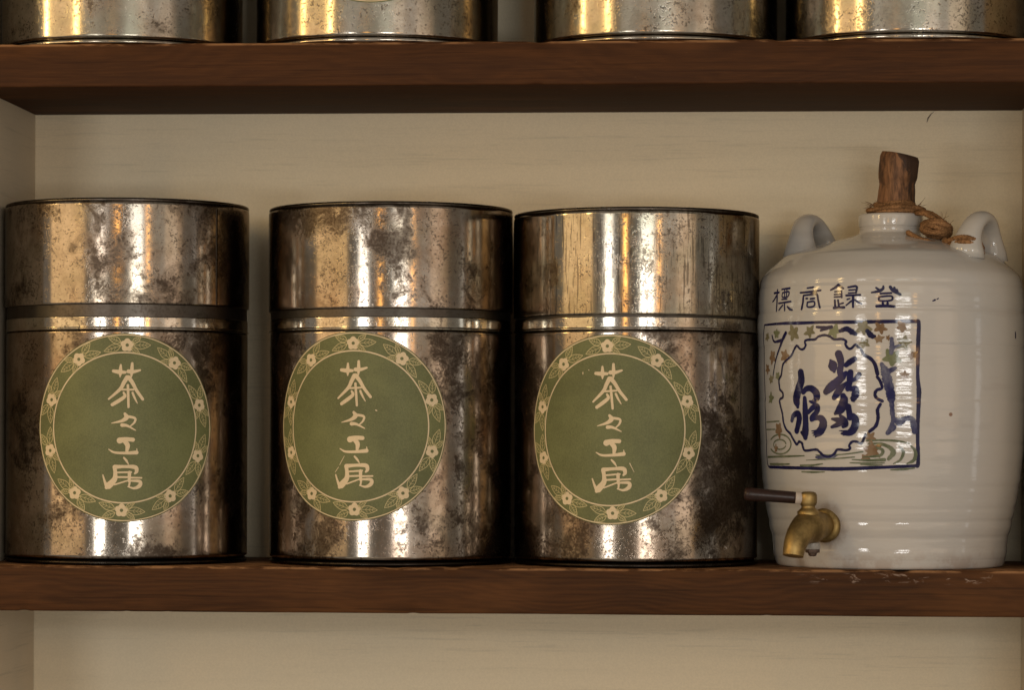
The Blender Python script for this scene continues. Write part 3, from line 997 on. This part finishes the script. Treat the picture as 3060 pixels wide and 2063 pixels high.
s = Sheet(jsurf, H0 + 0.00008)
A = [(222, 735), (214, 650), (236, 600), (252, 500), (300, 448), (330, 418), (364, 346), (384, 326), (412, 356), (444, 356), (464, 322), (456, 286), (482, 270), (550, 266), (582, 240), (640, 226), (692, 240), (732, 266), (800, 262), (842, 282), (836, 312), (862, 350), (892, 350), (930, 314), (952, 336), (978, 352), (1002, 402)]
B = [(1014, 414), (1070, 446), (1112, 500), (1136, 592)]
C_ = [(1134, 618), (1162, 660), (1178, 722), (1130, 742), (1112, 780), (1130, 818), (1182, 846)]
D = [(1162, 876), (1136, 930), (1142, 1000), (1120, 1078), (1062, 1130)]
E = [(1024, 1160), (986, 1240), (942, 1226), (900, 1226), (872, 1260), (880, 1292), (840, 1306), (762, 1300), (732, 1340), (682, 1366), (632, 1356), (592, 1320), (560, 1300), (462, 1310), (440, 1280), (430, 1240), (402, 1226), (380, 1252), (342, 1192), (320, 1150), (282, 1110), (256, 1040), (246, 960), (226, 880), (222, 832), (250, 810), (250, 770), (222, 735)]
for L, w in ((A, 18), (B, 26), (C_, 22), (D, 24), (E, 19)):
    s.stroke([T2((x, y, w)) for x, y in L], n=4, ragged=0.25)
put('painted_medallion', s.mesh('painted_medallion', M['blue_line']), jar, 2.0)

T4 = tr((2340, 1030), 5.227, 1.10)
BIG = [
    [[(278, 440, 112), (286, 560, 128), (245, 700, 136), (212, 840, 136), (224, 930, 104), (232, 975, 56)],
     [(318, 745, 76), (370, 692, 84), (450, 692, 96), (520, 762, 112), (522, 846, 104), (466, 898, 64), (416, 888, 26)],
     [(340, 838, 66), (345, 950, 90), (350, 1100, 104), (355, 1250, 106), (350, 1360, 124), (350, 1452, 84)], [(292, 1376, 48), (342, 1420, 90)],
     [(142, 1188, 66), (165, 1112, 80), (235, 1082, 94), (256, 1160, 102), (236, 1270, 94), (216, 1350, 94)],
     [(398, 1062, 58), (470, 986, 80), (530, 972, 96), (530, 1050, 80), (452, 1140, 74), (440, 1180, 46)],
     [(446, 1182, 52), (520, 1150, 68), (600, 1160, 100), (630, 1240, 122), (600, 1330, 124), (540, 1400, 100), (512, 1446, 26)],
     [(520, 1355, 40), (446, 1352, 8)], [(520, 1385, 44), (452, 1388, 8)], [(520, 1410, 36), (468, 1424, 8)]],
    [[(868, 148, 112), (895, 230, 108), (905, 320, 90), (890, 410, 92), (900, 462, 96)], [(742, 248, 36), (770, 310, 136), (790, 384, 112), (800, 424, 44)],
     [(985, 322, 70), (1050, 270, 86), (1118, 226, 76)], [(984, 442, 56), (930, 502, 100), (840, 590, 122), (742, 672, 130), (672, 740, 92)],
     [(992, 598, 40), (910, 680, 90), (850, 760, 102), (800, 832, 74)], [(1055, 432, 82), (1045, 520, 90), (1036, 620, 80), (1010, 700, 68)],
     [(1190, 468, 70), (1140, 532, 64), (1080, 562, 58)], [(1010, 690, 72), (1080, 692, 76), (1134, 694, 84), (1130, 780, 112), (1098, 858, 76)],
     [(1075, 830, 40), (1046, 848, 8)], [(1090, 860, 36), (1080, 892, 8)], [(1112, 860, 36), (1112, 904, 8)],
     [(940, 804, 84), (952, 870, 126), (930, 960, 130), (882, 1030, 120), (816, 1082, 44)], [(1020, 972, 88), (1035, 1060, 86), (1046, 1142, 90)],
     [(768, 1164, 34), (850, 1180, 74), (904, 1192, 82)], [(762, 1292, 40), (840, 1260, 70), (912, 1222, 82)], [(896, 1112, 44), (950, 1180, 92), (976, 1246, 92), (944, 1282, 56)],
     [(1050, 1092, 66), (1120, 1150, 100), (1130, 1250, 110), (1090, 1340, 110), (1020, 1386, 84), (916, 1394, 30)], [(1000, 1360, 40), (878, 1348, 8)], [(1000, 1400, 40), (938, 1424, 8)]],
]
for g in BIG:
    s = Sheet(jsurf, H0 + 0.0001)
    for st in g:
        s.stroke([T4(p) for p in st], n=7, ragged=0.08)
    put('painted_character', s.mesh('painted_character', M['blue']), jar, 2.0)

s = Sheet(jsurf, H0 + 0.0001)
for st in [[(1176, 500, 30), (1206, 560, 60), (1226, 640, 72), (1246, 720, 62), (1262, 800, 60), (1270, 880, 34), (1276, 960, 34), (1282, 1030, 30), (1246, 1130, 34)], [(1302, 535, 24), (1252, 560, 40)],
           [(1290, 1010, 24), (1340, 1040, 54), (1400, 1010, 34), (1462, 1020, 44), (1484, 1130, 40)], [(1230, 1146, 30), (1284, 1090, 44)],
           [(1268, 258, 26), (1272, 330, 34), (1264, 392, 30)], [(1352, 318, 14), (1276, 346, 30)]]:
    s.stroke([T2(p) for p in st], n=6, ragged=0.3)
put('painted_tree', s.mesh('painted_tree', M['blue_wash']), jar, 2.0)
s = Sheet(jsurf, H0 + 0.00012)
for st in [[(278, 206, 28), (236, 300, 24), (190, 440, 14), (160, 602, 10)], [(150, 232, 14), (172, 288, 18), (242, 274, 24)], [(568, 150, 18), (640, 156, 24), (704, 150, 28)], [(604, 184, 14), (690, 156, 20)],
           [(788, 186, 28), (848, 168, 36), (900, 198, 40), (932, 216, 26)], [(1040, 186, 30), (1080, 232, 40), (1112, 236, 20)]]:
    s = Sheet(jsurf, H0 + 0.00012)
    s.stroke([T2(p) for p in st], n=6, ragged=0.25)
    put('painted_branch', s.mesh('painted_branch', M['blue_line']), jar, 2.0)

LEAVES = [(105, 245, 44, 'olive', 0.2), (192, 214, 42, 'green', 1.0), (346, 208, 58, 'olive', 0.6), (502, 192, 58, 'olive', 0.3), (728, 190, 60, 'green', 0.1), (1000, 158, 62, 'olive', 1.4), (1010, 302, 46, 'olive', 0.5),
          (1168, 160, 50, 'rust', 0.2), (1150, 262, 44, 'rust', 0.9), (1236, 252, 24, 'rust', 0.1), (1366, 148, 52, 'rust', 0.4), (1384, 296, 66, 'olive', 1.2), (1274, 440, 82, 'green', 0.4), (1466, 412, 42, 'rust', 0.7),
          (152, 432, 58, 'rust', 0.5), (268, 420, 54, 'rust', 0.0), (108, 545, 44, 'rust', 0.3), (140, 642, 40, 'olive', 0.8), (204, 612, 42, 'green', 1.5), (140, 820, 52, 'green', 1.1), (212, 1112, 62, 'rust', 0.2),
          (186, 1292, 36, 'rust', 0.9), (1070, 1184, 42, 'rust', 0.4), (1084, 1302, 72, 'rust', 0.8), (1022, 1378, 38, 'rust', 0.2), (1390, 602, 36, 'rust', 1.0)]
for x, y, sz, cl, ph in LEAVES:
    s = Sheet(jsurf, H0 + 0.00004)
    cu, cv, w = T2((x, y, sz))
    lob = [rnd.uniform(0.55, 1.2) for _ in range(5)]
    ex, st_, rot = rnd.uniform(0.9, 2.0), rnd.uniform(0.72, 1.0), rnd.uniform(0, 3.14)
    def star(a, ph=ph, lob=lob, w=w, ex=ex, st_=st_, rot=rot):
        k = (a + ph) / (2 * math.pi) * 5
        i = int(math.floor(k)) % 5
        fr = k - math.floor(k)
        sp = abs(2 * fr - 1)                         # 1 at the lobe ends, 0 between
        l = lob[i] if fr < 0.5 else lob[(i + 1) % 5]
        q = 1.0 / math.hypot(math.cos(a - rot), math.sin(a - rot) / st_)
        return w * q * (0.56 + 0.56 * l * sp ** ex + 0.16 * mnoise.noise(Vector((math.cos(a) * 2.2, math.sin(a) * 2.2, ph * 9 + x))))
    s.disc(cu, cv, star, 3, 40)
    put('painted_leaf', s.mesh('painted_leaf', M['leaf_' + cl]), jar, 2.0 + 0.1 * x)

s = Sheet(jsurf, H0 + 0.00002)
def circ(cx, cy, rx, ry, w, a0=0, a1=360):
    s.stroke([T2((cx + rx * math.cos(R(a)), cy + ry * math.sin(R(a)), w)) for a in np.linspace(a0, a1, 14)], n=3, ragged=0.3)
circ(226, 1250, 100, 92, 13, -150, 150); circ(222, 1252, 58, 46, 12, 20, 350)
for st in [[(1036, 1216, 12), (1200, 1212, 16), (1340, 1222, 14), (1436, 1244, 8)], [(1050, 1244, 10), (1160, 1246, 20), (1250, 1280, 30), (1284, 1330, 36), (1240, 1388, 26)],
           [(1340, 1270, 10), (1378, 1322, 22), (1350, 1396, 18), (1286, 1432, 8)], [(1450, 1266, 12), (1492, 1322, 22), (1478, 1398, 26), (1412, 1432, 10)], [(1126, 1280, 12), (1184, 1306, 24), (1158, 1356, 20), (1000, 1372, 8)],
           [(900, 1394, 8), (1060, 1402, 18), (1200, 1396, 26)], [(560, 1352, 7), (800, 1346, 10), (1000, 1320, 10)], [(470, 1400, 6), (700, 1388, 10), (920, 1370, 10)], [(416, 1450, 14), (520, 1448, 16), (622, 1434, 8)],
           [(134, 1436, 14), (220, 1438, 18), (312, 1436, 10)], [(112, 1370, 14), (280, 1364, 16), (450, 1358, 9)], [(880, 1424, 8), (1040, 1428, 14), (1200, 1426, 8)], [(100, 1042, 10), (216, 1034, 10)], [(100, 1112, 10), (180, 1110, 8)],
           [(430, 1508, 10), (540, 1512, 14), (640, 1510, 8)], [(1262, 1490, 10), (1380, 1486, 16), (1482, 1474, 9)], [(980, 1440, 8), (1100, 1446, 12), (1180, 1442, 6)]]:
    s.stroke([T2(p) for p in st], n=6, ragged=0.25)
put('painted_ripple', s.mesh('painted_ripple', M['ripple']), jar, 2.0)
s = Sheet(jsurf, H0 + 0.00003)
s.stroke([T2(p) for p in [(560, 1372, 14), (620, 1372, 40), (700, 1368, 34), (760, 1352, 12)]], n=6, ragged=0.3)
put('painted_wash', s.mesh('painted_wash', M['blue_wash']), jar, 2.0)
# two stray touches of blue on the plain side
s = Sheet(jsurf, H0)
T3 = tr((2200, 400), 2.613)
for st in [[(1536, 1305, 8), (1552, 1298, 12)], [(1568, 1292, 7), (1578, 1286, 7)], [(2180, 1556, 14), (2180, 1590, 16)]]:
    s = Sheet(jsurf, H0)
    s.stroke([T3(p) for p in st], n=4)
    put('painted_touch', s.mesh('painted_touch', M['blue_line']), jar, 2.0)


# -- lug handles, tangent to the shoulder
def handle(az, rb, hi):
    ca, sa = math.cos(az), math.sin(az)
    rad, tan = Vector((sa, -ca, 0)), Vector((ca, sa, 0))
    n = 34
    path, sq = [], []
    half = 0.0190
    for i in range(n + 1):
        t = i / n
        a = math.pi * (1 - t)
        tt = half * math.cos(a) * (1.0 + 0.22 * (1 - math.sin(a)))
        base_r = rb + 0.004 * math.sin(a)
        zz = jar_r_to_z(math.hypot(base_r, tt)) - 0.007 + (hi + 0.007) * math.sin(a) ** 0.6
        path.append(rad * base_r + tan * tt + Vector((0, 0, zz)))
        fl = (1 - math.sin(a)) ** 3
        w = 0.0094 + 0.0070 * fl
        th = 0.0062 + 0.0050 * fl
        sq.append((w, th))
    v_, f_ = tube(path, None, 20, True, squash=sq, frame_up=rad)
    return mesh('jar_handle', v_, f_, M['glaze'])


zs = [p for p in jprof if p[1] > 0.2]
_zr = sorted([(r_, z) for r_, z in jprof if 0.2 < z < jprof[-1][1] + 0.2 and r_ > 0.027], key=lambda q: q[0])


def jar_r_to_z(r_):
    c = [(abs(q[0] - r_), q[1]) for q in _zr if q[1] > 0.225]
    return min(c)[1] if c else 0.25


put('handle', handle(R(62), 0.0770, 0.0265), jar, 2.0)
put('handle', handle(R(-118), 0.0710, 0.0275), jar, 2.0)

# -- brass tap: axis leaves the wall to the front left
az_f, z_f = jar_az(2466, 1571)
rf = jar_r(z_f)
P0 = Vector((rf * math.sin(az_f), -rf * math.cos(az_f), z_f))
M['glaze'].node_tree.nodes['tap_stain'].inputs[1].default_value = P0
_a, _z = jar_az(2394, 1684)
M['glaze'].node_tree.nodes['drip_stain'].inputs[1].default_value = (jar_r(_z) * math.sin(_a), -jar_r(_z) * math.cos(_a), _z)
adir = R(-31)
ax = Vector((math.sin(adir), -math.cos(adir), 0))
sd = Vector((math.cos(adir), math.sin(adir), 0))
UPV = Vector((0, 0, 1))


def along(profile, origin, axis, n=40):
    """lathe about any axis: profile of (radius, distance)"""
    axis = axis.normalized()
    a = Vector((0, 0, 1)) if abs(axis.z) < 0.9 else Vector((1, 0, 0))
    e1 = (a - axis * a.dot(axis)).normalized(); e2 = axis.cross(e1)
    vs, fs = [], []
    for r_, d in profile:
        for i in range(n):
            t = 2 * math.pi * i / n
            vs.append(origin + axis * d + e1 * (r_ * math.cos(t)) + e2 * (r_ * math.sin(t)))
    for j in range(len(profile) - 1):
        for i in range(n):
            i2 = (i + 1) % n
            fs.append((j * n + i, j * n + i2, (j + 1) * n + i2, (j + 1) * n + i))
    fs.append(tuple(reversed(range(n)))); fs.append(tuple(range((len(profile) - 1) * n, len(profile) * n)))
    return vs, fs


pz = lambda d, dz, s_=0.0: P0 + ax * d + UPV * dz + sd * s_
# barrel and spout as one tapered tube
pth = spline([(0.000, 0.000, 0.0100), (0.006, 0.000, 0.0104), (0.014, 0.0, 0.0116), (0.022, -0.001, 0.0130), (0.030, -0.0015, 0.0128), (0.038, -0.0045, 0.0110), (0.0445, -0.0095, 0.0098), (0.0485, -0.0150, 0.0090), (0.0505, -0.0205, 0.0084), (0.0512, -0.0232, 0.0082)], 5)
tv, tf = tube([pz(p[0], p[1]) for p in pth], [p[2] for p in pth], 32, True, frame_up=sd)
tap = finish(put('tap', mesh('tap', tv, tf, M['brass']), jar, 1.0), 60)
tv, tf = along([(0.0105, -0.003), (0.0135, -0.0015), (0.0140, 0.001), (0.0136, 0.0028), (0.0115, 0.0040), (0.0088, 0.0046)], P0, ax)
finish(put('flange', mesh('flange', tv, tf, M['brass']), tap, 2.0), 60)
K = pz(0.0275, 0.0108)
tv, tf = along([(0.0086, -0.002), (0.0088, 0.0005), (0.0070, 0.0022), (0.0056, 0.0035), (0.0054, 0.0050), (0.0063, 0.0060), (0.0069, 0.0080), (0.0070, 0.0115), (0.0068, 0.0140), (0.0058, 0.0157), (0.0038, 0.0164), (0.001, 0.0166)], K, UPV)
finish(put('knob', mesh('knob', tv, tf, M['brass']), tap, 3.0), 60)
KL = K + UPV * 0.0108
ld = Vector((-1, -0.05, 0.075)).normalized()
tv, tf = along([(0.0046, 0.0045), (0.0050, 0.0068), (0.0050, 0.0098), (0.0046, 0.0103)], KL, ld)
finish(put('washer', mesh('washer', tv, tf, M['washer']), tap, 4.0), 60)
tv, tf = along([(0.0040, 0.0100), (0.0047, 0.0104), (0.0048, 0.012), (0.0049, 0.030), (0.0052, 0.046), (0.0051, 0.0488), (0.0044, 0.0505), (0.002, 0.0511)], KL, ld)
finish(put('lever', mesh('lever', tv, tf, M['lever']), tap, 5.0), 60)
N0 = pz(0.0205, -0.0135)
tv, tf = along([(0.0060, 0.0), (0.0062, 0.0012), (0.0062, 0.0046), (0.0058, 0.0052)], N0, -UPV, 24)
finish(put('nut', mesh('nut', tv, tf, M['nut']), tap, 6.0), 60)
tv, tf = along([(0.0056, 0.0053), (0.0058, 0.0064), (0.0056, 0.0078), (0.0036, 0.0082), (0.0031, 0.0100), (0.0022, 0.0108)], N0, -UPV, 6)
finish(put('screw', mesh('screw', tv, tf, M['screw'], False), tap, 7.0), 30)

# ------------------------------------------------------------------ wooden stopper
LIPZ = max(z for _, z in jprof)
st = at(2682, 640, JY)
stop = thing('wooden_stopper', 'rough brown wooden stopper with charred bark, standing in the jar neck', 'stopper', (st.x - 0.003, JY, LIPZ - 0.014))
vs, fs = [], []
n, hN = 40, 26
H = 0.0630
for j in range(hN + 1):
    t = j / hN
    z = H * t
    rr = 0.0160 - 0.0012 * t
    if t < 0.30: rr = 0.0160 + 0.0008 * (0.3 - t)
    wob = 0.0008 * math.sin(t * 9) - 0.0010 * math.exp(-((t - 0.62) / 0.06) ** 2)
    lean = 0.0045 * t
    for i in range(n):
        a = 2 * math.pi * i / n
        # four-sided with knobbly corners
        q = 1 + 0.045 * math.cos(4 * a + 0.6) + 0.05 * mnoise.noise(Vector((math.cos(a) * 1.6, math.sin(a) * 1.6, z * 60))) + 0.03 * mnoise.noise(Vector((math.cos(a) * 5, math.sin(a) * 5, z * 40 + 7)))
        x = (rr + wob) * q * math.cos(a)
        y = (rr + wob) * q * math.sin(a)
        zz = z
        if j == hN: x *= 0.93; y *= 0.93
        if t > 0.6:
            zz += -x * 0.20 * (t - 0.6) / 0.4          # sawn top slopes to the right
        vs.append((x + lean, y, zz + (0.0005 if j == hN else 0)))
    if j == hN:
        vs.append((lean, 0, z))
for j in range(hN):
    for i in range(n):
        i2 = (i + 1) % n
        fs.append((j * n + i, j * n + i2, (j + 1) * n + i2, (j + 1) * n + i))
c = len(vs) - 1
for i in range(n):
    fs.append((hN * n + i, hN * n + (i + 1) % n, c))
finish(put('plug', mesh('plug', vs, fs, M['stopper']), stop, 3.3), 50)

# ------------------------------------------------------------------ twine tying stopper to handle
tw = thing('twine', 'brown hemp twine tied round the stopper, knotted and looped to the jar handle', 'twine', (JX, JY, LIPZ))


def cord(name, pts, rad, n=9, ply=1.0, seed=0.0):
    sp = spline(pts, 10)
    tot = 0; tws = []
    for i, p in enumerate(sp):
        if i: tot += float(np.linalg.norm(p - sp[i - 1]))
        tws.append(tot * 900 * ply)
    rr = [rad * (1 + 0.12 * mnoise.noise(Vector((i * 0.35, seed, 0)))) for i in range(len(sp))]
    v_, f_ = tube([Vector(p) for p in sp], rr, n, True, twist=tws)
    return put(name, mesh(name, v_, f_, M['twine']), tw, seed)


def loc(px, py, dy):
    """measured point at depth JY+dy, in the twine's own frame"""
    p = at(px, py, JY + dy)
    return (p.x - JX, dy, p.z - LIPZ)


cx0 = st.x - JX - 0.0022
for k in range(6):                       # wraps round the plug, resting on the lip
    pts = []
    rr = 0.0205 + 0.0024 * (k % 3) * (1 if k < 3 else 0.4) - (0.0 if k < 3 else 0.0012)
    zz = 0.0016 + 0.0011 * k + (0.0 if k < 3 else 0.0012)
    rr -= 0.0012 * k
    for i in range(17):
        a = 2 * math.pi * i / 16 + k
        pts.append((cx0 + rr * math.cos(a) * (1 + 0.05 * math.sin(3 * a + k)), rr * math.sin(a), zz + 0.0010 * math.sin(2 * a + k * 2)))
    cord('wrap', pts, 0.0019, seed=k)
# strands down over the lip to the knot
kn = loc(2798, 684, -0.034)
for k, pts in enumerate([[loc(2738, 636, -0.018), loc(2768, 640, -0.03), loc(2800, 662, -0.038), loc(2826, 690, -0.036), loc(2822, 724, -0.034)],
                         [loc(2745, 632, -0.012), loc(2785, 640, -0.026), loc(2822, 668, -0.032), loc(2834, 700, -0.032), loc(2824, 728, -0.032)],
                         [loc(2712, 694, -0.034), loc(2740, 710, -0.042), loc(2778, 724, -0.046), loc(2815, 732, -0.040)],
                         [loc(2715, 700, -0.032), loc(2742, 722, -0.042), loc(2786, 734, -0.046), loc(2816, 734, -0.040)]]):
    cord('strand', pts, 0.0021, seed=10 + k)
# the wound knot
for k in range(9):
    pts = []
    ta, tb = rnd.uniform(0, 6.28), rnd.uniform(-0.5, 0.5)
    for i in range(15):
        a = 2 * math.pi * i / 14
        e1 = Vector((math.cos(ta), math.sin(ta), tb)).normalized(); e2 = e1.cross(Vector((0.3, 0.5, 0.8))).normalized()
        p = (e1 * math.cos(a) + e2 * math.sin(a)) * (0.0078 + 0.0006 * k * 0.5)
        pts.append((kn[0] + p.x * 1.15, kn[1] + p.y * 0.9, kn[2] + p.z * 1.05))
    cord('knot_turn', pts, 0.0022, seed=20 + k)
# to the handle, round its near leg
hz = [loc(2816, 730, -0.040), loc(2840, 718, -0.050), loc(2870, 710, -0.062), loc(2900, 713, -0.064), loc(2925, 726, -0.060), loc(2934, 742, -0.052), loc(2930, 738, -0.036), loc(2900, 722, -0.028), loc(2860, 716, -0.030), loc(2830, 726, -0.036)]
cord('strand', hz, 0.0022, seed=40)
hz2 = [(p[0] + 0.0004, p[1] - 0.0006, p[2] - 0.0036) for p in hz]
cord('strand', hz2, 0.0020, seed=41)
# loose fibres
fv, ff = [], []
for k in range(90):
    if k < 46:
        a = rnd.uniform(0, 6.28); b = Vector((cx0 + 0.019 * math.cos(a), 0.019 * math.sin(a), 0.004 + rnd.uniform(0, 0.004)))
        d = Vector((math.cos(a), math.sin(a), rnd.uniform(-0.3, 0.9)))
    else:
        d = Vector((rnd.gauss(0, 1), rnd.gauss(0, 1), rnd.gauss(0, 1))).normalized(); b = Vector(kn) + d * 0.008
    L = rnd.uniform(0.003, 0.008)
    sidev = d.cross(Vector((rnd.random(), rnd.random(), rnd.random()))).normalized()
    v_, f_ = tube([b, b + d * L * 0.5 + sidev * L * 0.12, b + d * L + sidev * L * 0.4], [0.00022, 0.00018, 0.0001], 4)
    o_ = len(fv); fv += v_; ff += [tuple(i + o_ for i in q) for q in f_]
fo = put('fibres', mesh('fibres', fv, ff, M['twine']), tw, 50)
fo['kind'] = 'stuff'
